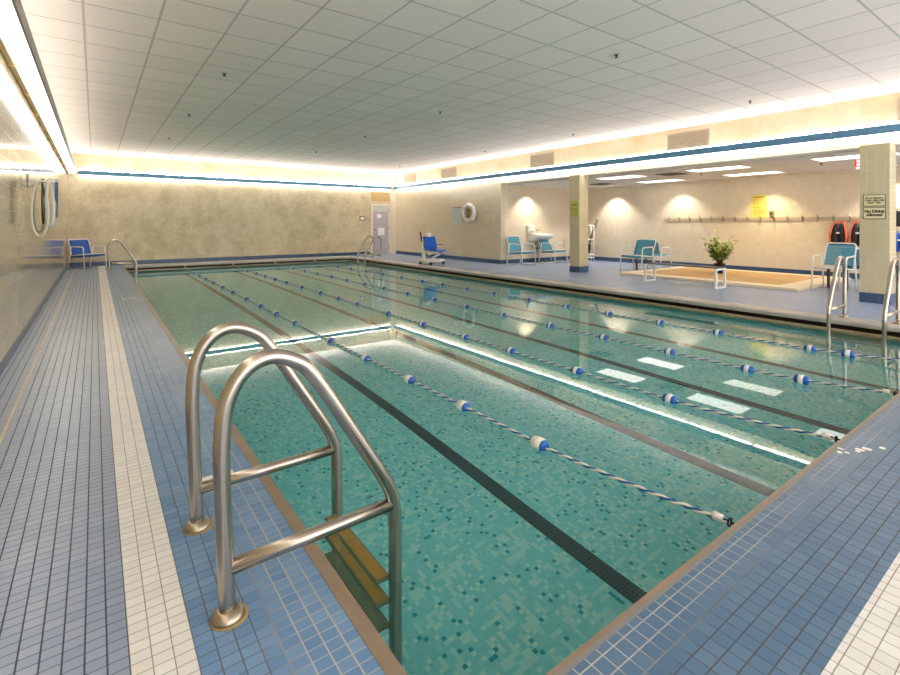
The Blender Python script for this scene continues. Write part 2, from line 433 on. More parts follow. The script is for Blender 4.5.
sbox('trim_5', (PX0, PY0-.017, -.10), (7.72, PY0, .002), 'coping', 'brown stained coping along the near edge of the pool', 'coping')
sbox('trim_12', (PX0, PY0-.032, -.10), (7.72, PY0-.017, .001), 'cement', 'grey cement band between the near coping and the blue deck', 'coping')
sbox('floor_right', (8.05, .47, -.3), (AX1, YB, 0), 'deck_right', 'blue tile deck on the right side and in the alcove', 'floor')
sbox('floor_corner', (9.0, YN, -.3), (AX1, .47, 0), 'deck_right', 'blue tile floor at the near end of the alcove', 'floor')
sbox('floor_back', (.642, 17.2, -.3), (8.05, YB, 0), 'coping_grey', 'narrow grey deck strip along the far end wall', 'floor')
# far and right copings: bullnose over a gutter slot with a lip at water level
def nose(lo, hi):
    return [(hi, 0.0), (hi, -.30), (lo+.20, -.30), (lo+.20, -.062), (lo+.01, -.062), (lo, -.052), (lo, -.022), (lo+.008, -.008), (lo+.022, 0.0)]
bm = BM(); add_prism(bm, nose(7.72, 8.035), 'y', .86, 17.2); struct('trim_6', bm, 'coping_grey', 'grey bullnose coping along the right edge of the pool', None, 'coping')
sbox('trim_7', (8.035, .86, -.1), (8.05, YB, .0015), 'strip', 'thin pale highlight strip laid between the right coping and the deck', 'floor line')  # white strip stands in for light caught on the coping edge
bm = BM(); add_prism(bm, nose(PY1+.02, 17.2), 'x', PX0, 7.72); struct('trim_8', bm, 'coping_grey', 'grey bullnose coping along the far edge of the pool', None, 'coping')
bm = BM(); add_box(bm, (7.90, PY0, -.3), (7.915, 17.1, -.062)); add_box(bm, (PX0, 17.1, -.3), (7.9, 17.115, -.062)); add_box(bm, (7.76, PY0, -.2), (7.9, 17.1, -.165)); add_box(bm, (PX0, PY1+.06, -.2), (7.76, 17.1, -.165))
struct('gutter_channel', bm, 'gutter', 'dark overflow gutter slot under the far and right copings', None, 'gutter')
bm = BM(); add_box(bm, (PX1, PY0, -.3), (7.76, PY1+.06, -.118), .006); add_box(bm, (PX0, PY1, -.3), (PX1, PY1+.06, -.118), .006)
struct('trim_9', bm, 'lip', 'beige gutter lip at the water line of the far and right edges', None, 'gutter lip')
# basin
ZF = lambda y: -1.075 if y < 4 else -1.075-(y-4)*.03
bm = BM(); add_prism(bm, [(PY0, ZF(PY0)), (4, ZF(4)), (PY1, ZF(PY1)), (PY1, -2.3), (PY0, -2.3)], 'x', PX0, PX1)
basin = struct('pool_basin', bm, 'pool', 'teal mosaic pool basin floor and walls', None, 'pool')
for nm, a, b in (('basin_wall', (PX0-.15, PY0-.15, -2.3), (PX0, PY1+.15, -.10)), ('basin_wall', (PX0, PY0-.15, -2.3), (PX1, PY0, -.10)),
                 ('basin_wall', (PX1, PY0-.15, -2.3), (PX1+.15, PY1+.15, -.30)), ('basin_wall', (PX0, PY1, -2.3), (PX1, PY1+.15, -.30))):
    boxo(nm, a, b, 'pool', basin)
ROPES = (2.22, 3.60, 4.93, 6.30)
for X in ROPES:
    bm = BM(); k = .053
    add_prism(bm, [(PY0+.02, ZF(1)+.004), (4, ZF(4)+.004), (PY1-.3, ZF(PY1-.3)+.004), (PY1-.3, ZF(PY1-.3)-.01), (4, ZF(4)-.01), (PY0+.02, ZF(1)-.01)], 'x', X-k, X+k)
    obj('lane_marking', bm, 'line', basin)
bm = BM(); add_box(bm, (PX0-.02, PY0-.02, -2.4), (PX1+.02, PY1+.02, WZ))
water = struct('pool_water', bm, 'water', 'still clear turquoise pool water', None, 'water')

# baseboards
def base(name, a, b, label): sbox(name, a, b, 'base_blue', label, 'baseboard')
base('baseboard_left', (XL, YN, 0), (XL+.012, YB, .10), 'dark slate blue base tile along the left wall')
base('baseboard_back', (XL+.012, YB-.012, 0), (8.95, YB, .125), 'slate blue base tile along the far end wall')
base('baseboard_right', (XR-.012, AY1-.012, 0), (XR, YB-.012, .125), 'slate blue base tile under the life ring wall')
base('baseboard_alcove_end', (XR, AY1-.012, 0), (AX1, AY1, .125), 'slate blue base tile along the alcove end wall')
base('baseboard_alcove', (AX1-.012, YN, 0), (AX1, AY1-.012, .125), 'slate blue base tile along the alcove rear wall')
bm = BM(); add_box(bm, (-.442, .4, -.05), (-.427, 16.8, .0012)); struct('trim_10', bm, 'joint', 'rusty cream joint line in the left walkway', None, 'floor line')

# pillars
def pillar(y0, y1, x0, x1, label):
    t = thing('pillar', label, 'pillar'); t['kind'] = 'structure'
    boxo('shaft', (x0, y0, .15), (x1, y1, ZS-.012), 'pillar', t, .006)
    boxo('base_tile', (x0-.004, y0-.004, 0), (x1+.004, y1+.004, .15), 'base_blue', t, .003)
pillar(7.97, 8.29, XR-.18, XR+.17, 'square tiled pillar with the yellow green signs in front of the sink alcove')
pillar(2.00, 2.37, XR-.26, XR+.10, 'square tiled pillar carrying the No Diving sign')
# corner post beside the door
sbox('trim_11', (9.84, YB-.10, 0), (XR, YB, ZC), 'door_frame', 'pale corner post beside the far door', 'post')

# ================================================================== VALANCE LIGHTS
def valance(label, p0, p1, inward, mats=('blue_fascia', 'lens_down', 'lens_up'), z0=2.655, z1=2.79, proj=.125, seg=1.22, updown=True, up_w=.05):
    """long valance fixture from p0 to p1 on a wall, inward = unit vector into the room"""
    p0 = Vector(p0).to_3d(); p1 = Vector(p1).to_3d(); n = Vector(inward).to_3d(); d = (p1-p0); L = d.length; d.normalize()
    t = thing('valance_light', label, 'light')
    def slab(bm, s0, s1, o0, o1, za, zb):
        A = p0+d*s0+n*o0; B = p0+d*s1+n*o1; add_box(bm, (A.x, A.y, za), (B.x, B.y, zb))
    bm = BM(); s = 0.0
    while s < L-.01:
        e = min(s+2.44, L); slab(bm, s+.002, e-.002, proj-.012, proj, z0, z1); s = e
    obj('fascia', bm, mats[0], t)
    bm = BM(); slab(bm, 0, L, 0.002, .02, z0+.03, z1-.03); obj('back_plate', bm, 'white_metal', t)
    s = 0.0
    while s < L-.2:
        e = min(s+seg, L)
        bm = BM(); slab(bm, s+.03, e-.03, .022, proj-.006, z0-.011, z0+.003); obj('lens', bm, mats[1], t)
        if updown:
            bm = BM(); a0 = p0+d*(s+.02); b0 = p0+d*(e-.02)
            # asymmetric reflector: the lens strip leans inward, an unseen back is added to spare the wall
            q = [Vector((a0.x,a0.y,0))+n*.034+Vector((0,0,z1+.027)), Vector((b0.x,b0.y,0))+n*.034+Vector((0,0,z1+.027)), Vector((b0.x,b0.y,0))+n*.050+Vector((0,0,z1-.012)), Vector((a0.x,a0.y,0))+n*.050+Vector((0,0,z1-.012))]
            bm.faces.new([bm.verts.new(v) for v in q]); obj('upper_lens', bm, mats[2], t)
            bm = BM(); k = n*-.004+Vector((0,0,-.002)); f = [bm.verts.new(v+k) for v in q]; g = [bm.verts.new(v+k*3) for v in q]
            bm.faces.new(f); bm.faces.new(g[::-1])
            for i in range(4): bm.faces.new((f[i], g[i], g[(i+1)%4], f[(i+1)%4]))
            obj('added_reflector', bm, 'white_metal', t)
        s = e
    return t
valance('long blue valance light across the far end wall', (XL+.24, YB), (9.84, YB), (0,-1), ('blue_fascia', 'lens_down', 'lens_up_back'))
valance('long blue valance light along the wall above the alcove', (XR, YN+.2), (XR, YB-.12), (-1,0))
# trough on the left wall (open prismatic lenses seen from below)
t = thing('valance_light', 'long white lens trough light along the top of the left wall', 'light')
bm = BM(); add_box(bm, (XL+.002, YN+.2, 2.66), (XL+.05, YB-.14, 2.72), .008)
y = YN+.8
while y < YB-.3:
    add_lathe(bm, [(.034, -.02), (.034, .02)], 12, (XL+.03, y, 2.675), 'y'); y += 1.22
obj('wall_rail', bm, 'brass', t)
bm = BM(); add_box(bm, (XL+.205, YN+.2, 2.64), (XL+.222, YB-.14, 2.76)); obj('fascia', bm, 'grey_metal', t)
bm = BM(); add_box(bm, (XL+.05, YN+.2, 2.745), (XL+.205, YB-.14, 2.755)); obj('housing', bm, 'white_metal', t)
y = YN+.2
while y < YB-.4:
    e = min(y+1.22, YB-.14)
    bm = BM(); add_box(bm, (XL+.055, y+.012, 2.672), (XL+.203, e-.012, 2.678)); obj('lens', bm, 'lens_trough', t)
    bm = BM(); add_box(bm, (XL+.07, y+.03, 2.757), (XL+.12, e-.03, 2.761)); obj('upper_lens', bm, 'lens_trough_up', t)
    y += 1.22

# alcove ceiling panels
def panel(x, y, label, m='panel'):
    t = thing('ceiling_light', label, 'ceiling light', (x, y, ZA), 0, 'recessed panels in the alcove ceiling')
    bm = BM()
    for a, b in (((-.30,-.60,-.008),(-.275,.60,-.001)), ((.275,-.60,-.008),(.30,.60,-.001)), ((-.275,-.60,-.008),(.275,-.575,-.001)), ((-.275,.575,-.008),(.275,.60,-.001))): add_box(bm, a, b)
    obj('frame', bm, 'white_metal', t)
    boxo('diffuser', (-.274,-.574,-.006), (.274,.574,-.003), m, t)
panel(11.12, 7.60, 'recessed ceiling panel nearest the pillar with the yellow green signs')
panel(13.00, 7.60, 'recessed ceiling panel by the rear wall, above the back to back chairs')
panel(11.12, 5.15, 'recessed ceiling panel at the front of the alcove, above the long bench')
panel(12.90, 5.15, 'recessed ceiling panel by the rear wall in front of the yellow sign', 'panel_dim')
panel(11.12, 2.75, 'recessed ceiling panel partly behind the No Diving pillar')
panel(11.12, .3, 'recessed ceiling panel at the near end of the alcove, out past the pillar')
def downlight(x, y, label, power, col, tilt, size=112, blend=.5):
    t = thing('downlight', label, 'downlight', (x, y, ZA), 0, 'round downlights in the alcove ceiling')
    bm = BM(); add_lathe(bm, [(.055,-.002),(.085,-.002),(.085,-.010),(.06,-.014),(.055,-.008)], 24); obj('trim_ring', bm, 'white_metal', t)
    bm = BM(); add_lathe(bm, [(.05,-.006),(.05,-.003)], 20); obj('lamp', bm, 'lamp_face', t)
    ld = bpy.data.lights.new('downlight_beam', 'SPOT'); ld.energy = power; ld.color = col; ld.spot_size = math.radians(size); ld.spot_blend = blend; ld.shadow_soft_size = .05
    lo = bpy.data.objects.new('downlight_beam', ld); COL.objects.link(lo); lo.parent = t; lo.location = (0,0,-.02); lo.rotation_euler = tilt
downlight(13.47, 9.55, 'round downlight washing the rear wall beside the pool toy rack', P_SPOT*1.25, (1,.95,.88), (0, math.radians(9), 0))
downlight(13.47, 7.35, 'round downlight washing the rear wall at the left end of the hook rail', P_SPOT*.8, (1,.92,.82), (0, math.radians(9), 0))
downlight(13.36, 5.05, 'round warm downlight washing the rear wall at the yellow sign', P_SPOT*1.0, (1,.80,.48), (0, math.radians(9), 0))
downlight(13.47, 2.7, 'round downlight washing the rear wall near the life vests', P_SPOT*1.2, (1,.92,.82), (0, math.radians(9), 0))
downlight(11.2, 10.80, 'round downlight washing the end wall above the sink', P_SPOT*1.2, (1,.92,.80), (-math.radians(9), 0, 0))

# ================================================================== LADDERS
R = .0255
def arch_rail(bm, y):
    pts = [(.337,y,.0),(.322,y,.38),(.319,y,.54),(.334,y,.675),(.386,y,.764),(.464,y,.797),(.549,y,.770),(.616,y,.706),(.754,y,.488),(.876,y,.290),(.917,y,.210),(.933,y,.14),(.938,y,.03),(.94,y,-.5),(.94,y,-.95),(.90,y,-1.02)]
    add_tube(bm, smooth_path(pts, 5), R, 16)
def make_ladder(label, sp=.56):
    """local frame: x from deck towards the water, anchor posts near x=.337; pool wall at x=.69; rails at y=0 and y=sp"""
    t = thing('pool_ladder', label, 'pool ladder')
    for y in (0, sp):
        bm = BM(); arch_rail(bm, y); r = obj('handrail', bm, 'steel', t)
        bm = BM(); add_tube(bm, [(.335,y,.154),(.932,y,.156)], R*.92, 14); obj('cross_bar', bm, 'steel', t)
        bm = BM(); add_lathe(bm, [(.048,0),(.050,.007),(.046,.015),(.040,.021),(.033,.026),(R+.002,.029)], 24, (.337,y,.001)); fl = obj('flange', bm, 'steel_old', r)
        bm = BM(); add_lathe(bm, [(.058,.0005),(.056,.003),(.04,.004)], 18, (.337+.004,y,0)); obj('sealant_ring', bm, 'rust', r)
    for i, z in enumerate((-.146, -.306, -.466)):
        bm = BM()
        prof = [(.872,z-.030),(.868,z-.012),(.873,z),(.930,z),(.936,z-.010),(.932,z-.03),(.925,z-.03),(.925,z-.008),(.880,z-.008),(.880,z-.030)]
        add_prism(bm, prof, 'y', R*.8, sp-R*.8); td = obj('tread', bm, 'tread2', t)
        bm = BM(); add_box(bm, (.877, .035, z+.0005), (.926, sp-.035, z+.004), .001); obj('grip_pad', bm, 'tread' if i < 2 else 'tread2', td)
    return t
lad = make_ladder('steel pool ladder with two arched handrails, big and close on the left deck')
lad.location = (0, 1.64, 0)
l2 = copy_tree(lad); l2['label'] = 'small distant steel pool ladder beside the dark blue chair at the far left corner'; l2.location = (-.02, 15.75, 0)
l3 = copy_tree(lad); l3['label'] = 'steel pool ladder at the right edge, in front of the No Diving pillar'; l3.rotation_euler = (0,0,PI); l3.location = (8.36, 2.09, 0)
l3.scale = (1, .95, 1)
l4 = copy_tree(lad); l4['label'] = 'small distant steel pool ladder at the far right corner in front of the door'; l4.rotation_euler = (0,0,PI); l4.location = (8.36, 15.58, 0)

# ================================================================== LANE ROPES
def rope_z(y):
    z = -.128
    if y < 2.0: z = -.128+(.075)*((2.0-y)/1.08)**1.6
    if y > 15.6: z = -.128+(.075)*((y-15.6)/1.3)**1.6
    return z
def float_mesh(kind):
    bm = BM(); r = .040; h = .052
    prof = [(.012,-h),(.030,-h),(.037,-h+.008),(r,-h+.018),(r,-.020),(r+.004,-.017),(r+.004,.017),(r,.020),(r,h-.018),(.037,h-.008),(.030,h),(.012,h)]
    mats = [0,0,0,0,0,1,0,0,0,0,0] if kind == 'band' else [0,0,0,1,1,1,1,1,1,1,1]
    if kind == 'band': mats = [0,0,0,0,1,1,1,0,0,0,0]
    add_lathe(bm, prof, 18, (0,0,0), 'y', mats=mats)
    me = bpy.data.meshes.new('float'); bm.to_mesh(me); bm.free(); me.materials.append(M['float_blue']); me.materials.append(M['float_white']); return me
F_BAND = float_mesh('band'); F_HALF = float_mesh('half')
def helix(bm, ph, mi, r):
    pts = []; y = PY0+.07; 
    while y < PY1-.03:
        a = 2*PI*y/.115+ph; pts.append((math.cos(a)*.0055, y, rope_z(y)+math.sin(a)*.0055)); y += .0145
    add_tube(bm, pts, r, 6, mi)
rope_me = None
FY = {2.22: [2.09,2.86,3.62,4.47,5.40,6.65,7.5,8.35,9.3,10.35,11.3,12.3,13.25,14.2,15.1],
      3.60: [2.02,2.92,3.80,4.60,5.53,6.52,7.6,8.38,9.25,10.3,11.35,12.25,13.1,13.95,14.9],
      4.93: [1.58,2.01,2.77,3.6,4.44,5.38,6.28,7.21,8.15,9.1,10.0,10.95,11.9,12.9,13.9,14.9],
      6.30: [1.61,1.94,2.91,3.68,4.51,5.32,6.2,7.16,8.01,8.9,9.73,10.7,11.7,12.7,13.7,14.7]}
RL = {2.22: 'twisted blue and white lane rope nearest the big ladder, with half white floats', 3.60: 'twisted blue and white lane rope, second out from the big ladder', 4.93: 'twisted blue and white lane rope, third out from the big ladder', 6.30: 'twisted blue and white lane rope nearest the alcove side'}
for X in ROPES:
    t = thing('lane_rope', RL[X], 'lane rope', (X, 0, 0), 0, 'lane ropes along the pool')
    if rope_me is None:
        bm = BM(); helix(bm, 0, 0, .0068); helix(bm, PI, 1, .0048); ro = obj('rope', bm, ['rope_white', 'rope_blue'], t); rope_me = ro.data
    else:
        ro = bpy.data.objects.new('rope', rope_me); COL.objects.link(ro); ro.parent = t
    for y in FY[X]:
        f = bpy.data.objects.new('float', F_HALF if X == 2.22 else F_BAND); COL.objects.link(f); f.parent = t
        f.location = (0, y, rope_z(y)-.002); f.rotation_euler = (0, random.uniform(0,3), random.uniform(-.06,.06))
    for ye, s in ((PY0, 1), (PY1, -1)):
        z = rope_z(ye+.06*s)
        bm = BM(); add_lathe(bm, [(.010,-.022),(.018,-.020),(.018,.020),(.010,.022)], 12, (0, ye+.11*s, z), 'y'); obj('end_spool', bm, 'float_white', t)
        bm = BM(); ring = [(math.cos(a)*.016, ye+.062*s, z+math.sin(a)*.016) for a in [2*PI*k/14 for k in range(14)]]; add_tube(bm, ring, .004, 6, closed=True)
        add_tube(bm, [(0, ye+.055*s, z), (0, ye-.03*s, z+.002)], .006, 8); obj('wall_hook', bm, 'black', t)

# ================================================================== CHAIRS
def straps(bm, P0, P1, w, n, th=.004, gap=.12):
    """n straps stacked from P0 to P1 (local y-z), each w wide in x"""
    P0, P1 = Vector(P0), Vector(P1); d = (P1-P0)/n
    for i in range(n):
        a = P0+d*i+d*gap/2; b = P0+d*(i+1)-d*gap/2; nrm = Vector((0,-d.z,d.y)).normalized()*th
        vs = []
        for o in (nrm*0, nrm):
            for q in (a, b):
                for sx in (-w/2, w/2): vs.append(bm.verts.new((sx, q.y+o.y, q.z+o.z)))
        idx = ((0,1,3,2),(4,6,7,5),(0,4,5,1),(2,3,7,6),(0,2,6,4),(1,5,7,3))
        fs = [bm.faces.new([vs[k] for k in f]) for f in idx]; bmesh.ops.recalc_face_normals(bm, faces=fs)
def make_chair(label, fabric, wd=.56, sd=.50, sz=.40, bh=.84, lean=.20, strap=False, dark_rear=False, sled=True, group=None, arm=True):
    """faces local -Y, origin on the floor at its centre"""
    t = thing('lounge_chair', label, 'chair', (0,0,0), 0, group)
    f0, b0 = -sd/2, sd/2; hw = wd/2; az = sz+.20; tr = .0145
    for sx in (-1, 1):
        x = sx*hw
        # front leg running up into the arm
        bm = BM(); add_tube(bm, fillet([(x, f0-.03, 0), (x, f0+.02, az), (x, b0-.02, az+.01)], .07), tr, 10); obj('arm_frame', bm, 'white_metal', t)
        bm = BM(); add_tube(bm, fillet([(x, b0+.10, .0), (x, b0-.02, az+.01)], .05), tr, 10)
        obj('rear_leg', bm, 'white_metal', t)
        if dark_rear:
            bm = BM(); add_box(bm, (sx*.14-.022, b0-.06, 0), (sx*.14+.022, b0-.02, sz-.055), .004); obj('support_post', bm, 'brown', t, 'dark brown wooden post under the seat')
        if sled:
            bm = BM(); add_tube(bm, [(x, f0-.03, .016), (x, b0+.09, .016)], tr*.9, 8); obj('floor_runner', bm, 'white_metal', t)
        bm = BM(); add_tube(bm, [(x, f0+.01, sz), (x, b0-.01, sz-.05)], tr, 10); obj('seat_rail', bm, 'white_metal', t)
    bm = BM(); add_tube(bm, [(-hw, f0+.01, sz), (hw, f0+.01, sz)], tr, 10); add_tube(bm, [(-hw, b0-.01, sz-.05), (hw, b0-.01, sz-.05)], tr, 10); obj('seat_crossbar', bm, 'white_metal', t)
    bw = hw-.025
    bm = BM(); add_tube(bm, fillet([(-bw, b0-.01, sz-.05), (-bw, b0+lean, bh), (bw, b0+lean, bh), (bw, b0-.01, sz-.05)], .07), tr, 10); obj('back_frame', bm, 'white_metal', t)
    if strap:
        bm = BM(); straps(bm, (0, b0+.01, sz+.02), (0, b0+lean*.95, bh-.03), bw*2+.02, 9); obj('backrest', bm, fabric, t)
        bm = BM(); straps(bm, (0, f0+.0, sz+.012), (0, b0-.02, sz-.035), hw*2+.01, 9); obj('seat', bm, fabric, t)
    else:
        bm = BM(); add_sheet(bm, lambda u, v: Vector(((u-.5)*2*bw, b0-.005+(lean+.005)*v*.96+.02*math.sin(PI*v), sz-.03+(bh-.02-sz+.03)*v)), 6, 8, .006); obj('backrest', bm, fabric, t)
        bm = BM(); add_sheet(bm, lambda u, v: Vector(((u-.5)*2*hw, f0+(b0-f0)*v, sz-.024-.045*v-.015*math.sin(PI*u)*math.sin(PI*v))), 6, 8, .075); obj('seat', bm, fabric, t)
    return t
c = make_chair('dark blue sling armchair with white frame in the far left corner', 'sling_blue', wd=.60, sd=.52, sz=.40, bh=.80, lean=.14, sled=False)
# short back panel as in the photo: only the upper half of its back is covered
c.location = (-.15, 17.02, 0); c.rotation_euler = (0,0,math.radians(35))
G2 = 'teal chairs in the alcove'
c1 = make_chair('teal sling armchair standing just left of the wall mounted sink', 'sling_teal', wd=.56, sd=.54, sz=.42, bh=.86, lean=.12, group=G2); c1.location = (10.44, 10.55, 0)
c2 = make_chair('teal sling armchair standing under the wall mounted sink beside the pillar', 'sling_teal', wd=.56, sd=.56, sz=.42, bh=.86, lean=.22, group=G2); c2.location = (11.80, 10.50, 0)
A = make_chair('teal strap lounge chair facing the pool beside the tan matting', 'sling_teal', wd=.62, sd=.50, sz=.42, bh=.82, lean=.20, strap=False, dark_rear=True, sled=False, group=G2); A.location = (11.58, 7.42, 0); A.rotation_euler = (0,0,-PI/2)
B = make_chair('teal strap chair set back to back behind the one by the tan matting', 'sling_teal', wd=.54, sd=.46, sz=.40, bh=.78, lean=.12, strap=True, sled=False, group=G2); B.location = (12.44, 7.36, 0); B.rotation_euler = (0,0,PI/2)
C_ = make_chair('wide teal strap chair near the No Diving pillar, under the life vests', 'sling_teal', wd=.51, sd=.52, sz=.42, bh=.86, lean=.20, strap=True, dark_rear=True, sled=False, group=G2); C_.location = (11.22, 3.085, 0); C_.rotation_euler = (0,0,-PI/2)
D_ = make_chair('white framed strap chair half hidden behind the No Diving pillar, loaded with red gear', 'sling_teal', wd=.54, sd=.46, sz=.40, bh=.78, lean=.10, strap=True, sled=False, group=G2); D_.location = (12.02, 2.86, 0); D_.rotation_euler = (0,0,PI/2)

# ================================================================== BENCH
t = thing('bench', 'long low bench with dark top and white square hoop legs on the right deck', 'bench', (9.68, 5.16, 0))
for y in (-.73, .73):
    bm = BM(); w2 = .20; s = .022
    add_box(bm, (-w2, y-s, 0), (-w2+2*s, y+s, .385), .004); add_box(bm, (w2-2*s, y-s, 0), (w2, y+s, .385), .004)
    add_box(bm, (-w2+2*s, y-s, .0), (w2-2*s, y+s, .03), .004); add_box(bm, (-w2+2*s, y-s, .345), (w2-2*s, y+s, .385), .004); obj('hoop_leg', bm, 'white_metal', t)
for x in (-.155, -.052, .052, .155):
    boxo('slat', (x-.045, -.755, .386), (x+.045, .755, .404), 'dark_slat', t, .003)
# ================================================================== MATTED PLATFORM
t = thing('matted_platform', 'low platform of tan matting framed by a cream stone border in the alcove', 'platform', (0,0,0))
x0, x1, y0, y1 = 10.32, 13.35, 3.36, 7.08
bm = BM(); bw = .30
for a, b in (((x0,y0,0),(x0+bw,y1,.06)), ((x1-bw,y0,0),(x1,y1,.06)), ((x0+bw,y0,0),(x1-bw,y0+.42,.06)), ((x0+bw,y1-bw,0),(x1-bw,y1,.06))): add_box(bm, a, b, .008)
obj('stone_border', bm, 'cream_stone', t)
boxo('matting', (x0+bw, y0+.42, 0), (x1-bw, y1-bw, .055), 'mat', t)
# ================================================================== POTTED PLANT
t = thing('potted_plant', 'bushy variegated plant in a black pot on the tan matting', 'plant', (12.1, 5.55, .055))
bm = BM(); add_lathe(bm, [(.08,0),(.085,.01),(.115,.20),(.125,.205),(.125,.235),(.112,.235),(.108,.20)], 20); obj('pot', bm, 'pot', t)
bm = BM(); add_lathe(bm, [(.107,.19),(.105,.205),(.05,.212)], 16); obj('soil', bm, 'soil', t)
bs = BM(); bl = BM(); rnd = random.Random(3)
for k in range(52):
    a = rnd.uniform(0, 2*PI); L = rnd.uniform(.32, .68); tilt = rnd.uniform(.05, .62)
    if k == 0: L, tilt = .78, .02
    pts = []
    for j in range(6):
        q = j/5; rr = .04+math.sin(tilt)*L*q*(.6+.5*q); pts.append(Vector((math.cos(a)*rr, math.sin(a)*rr, .2+L*q*math.cos(tilt*(.6+.5*q)))))
    add_tube(bs, pts, [.006-.004*j/5 for j in range(6)], 6)
    for j in range(2, 6):
        for s in range(4):
            an = rnd.uniform(0, 2*PI); up = rnd.uniform(-.2, .7); ln = rnd.uniform(.09, .15); d = Vector((math.cos(an)*math.cos(up), math.sin(an)*math.cos(up), math.sin(up)))
            b0 = pts[j]; side = d.cross(Vector((0,0,1))).normalized()*ln*.27; nn = side.cross(d).normalized()*ln*.08
            v = [bl.verts.new(p) for p in (b0, b0+d*ln*.5+side-nn*.3, b0+d*ln-nn, b0+d*ln*.5-side-nn*.3, b0+d*ln*.5+nn)]
            mi = 0 if rnd.random() < .5 else 1
            for q in ((0,1,4),(1,2,4),(2,3,4),(3,0,4)):
                f = bl.faces.new([v[i] for i in q]); f.material_index = mi; f.smooth = True
obj('stem', bs, 'stem', t); obj('foliage', bl, ['leaf', 'leaf_pale'], t)

# ================================================================== HOOK RAIL AND WHAT HANGS ON IT
t = thing('hook_rail', 'long wooden coat hook rail along the rear wall of the alcove', 'hook rail', (AX1, 0, 1.36))
boxo('board', (-.022, 1.2, -.042), (-.001, 7.92, .042), plain('oak hook board', (188,170,146), .3), t, .003)
bm = BM(); add_tube(bm, fillet([(-.022,0,.03),(-.085,0,.05),(-.085,0,.10)], .02), .009, 8); add_tube(bm, fillet([(-.022,0,-.03),(-.07,0,-.075),(-.085,0,-.03)], .02), .009, 8); add_box(bm, (-.028,-.018,-.05),(-.022,.018,.05))
hk = obj('hook', bm, 'steel_old', t)
HY = [7.75-.305*k for k in range(22)]
hk.location = (0, HY[0], 0)
for y in HY[1:]:
    h = hk.copy(); COL.objects.link(h); h.parent = t; h.location = (0, y, 0)
def vest(y, z, w, h, body, trim, label, lean=0.0):
    t = thing('life_vest', label, 'life vest', (AX1-.075, y, z), 0, 'gear hanging on the hook rail')
    bm = BM()
    for s in (-1, 1): # two front panels, padded
        add_sheet(bm, lambda u, v, s=s: Vector((-.06-.05*math.sin(PI*u)*math.sin(PI*min(v*1.1,1)), s*(.01+(w/2-.01)*u*(1-.6*v)), -h*(1-v)-.05)), 6, 8, .05)
    obj('panel', bm, body, t)
    for s in (-1, 1):
        bm = BM(); add_tube(bm, smooth_path([(-.005, s*.02, .0), (-.03, s*.09, -.02), (-.09, s*w*.34, -.12), (-.125, s*w*.42, -h*.62), (-.10, s*w*.40, -h*.95)], 4), .02, 8, flat=(.022,.012)); obj('strap', bm, trim, t)
    bm = BM(); add_tube(bm, smooth_path([(-.0,.0,.02),(-.03,-.03,-.03),(-.03,.03,-.03),(0,0,.02)], 4), .008, 6); obj('hanging_loop', bm, trim, t)
    bm = BM(); add_box(bm, (-.14,-.03,-h*.55),(-.115,.03,-h*.48), .004); obj('buckle', bm, 'white_plastic', t)
    return t
vest(3.66, 1.29, .36, .50, 'vest_black', 'orange', 'black life vest with orange straps, the left one above the wide teal chair')
vest(3.31, 1.29, .32, .50, 'vest_black', 'orange', 'black life vest with orange straps, the one half behind the No Diving pillar')
vest(2.62, 1.10, .46, .40, 'blue_fabric', 'float_white', 'blue and white life vest hanging beyond the No Diving pillar')
bm = BM(); add_sheet(bm, lambda u, v: Vector((-.05-.03*math.sin(PI*u), (u-.5)*.18*(1-.3*v), -.34+.34*v)), 6, 8, .05)
t = thing('hanging_pouch', 'black pouch hanging above the blue life vest beyond the pillar', 'pouch', (AX1-.06, 2.66, 1.52)); obj('body', bm, 'vest_black', t)
bm = BM(); add_tube(bm, [(-.03,-.05,-.01),(-.02,0,.05),(-.03,.05,-.01)], .008, 6); obj('loop', bm, 'black', t)
# red gear on the hidden chair
t = thing('gear_bag', 'red boxy gear bag on the chair behind the No Diving pillar', 'bag', (12.04, 2.98, .415))
boxo('body', (-.14,-.17,0), (.14,.17,.27), 'red', t, .03)
bm = BM(); add_tube(bm, fillet([(-.0,-.12,.26),(0,-.10,.36),(0,.10,.36),(0,.12,.26)], .05), .012, 8); obj('handle', bm, 'black', t)
boxo('label_patch', (-.146,-.09,.17), (-.139,.09,.23), 'white_plastic', t)
t = thing('rescue_tube', 'red foam rescue tube with a yellow end standing above the red bag', 'rescue tube', (12.12, 2.72, .418), 0)
bm = BM(); add_tube(bm, [(0,.0,.0),(0,.03,.5)], .065, 12); obj('foam', bm, 'red', t)
bm = BM(); add_tube(bm, [(0,.03,.5),(0,.036,.6)], .066, 12); obj('end_cap', bm, 'yellow', t)

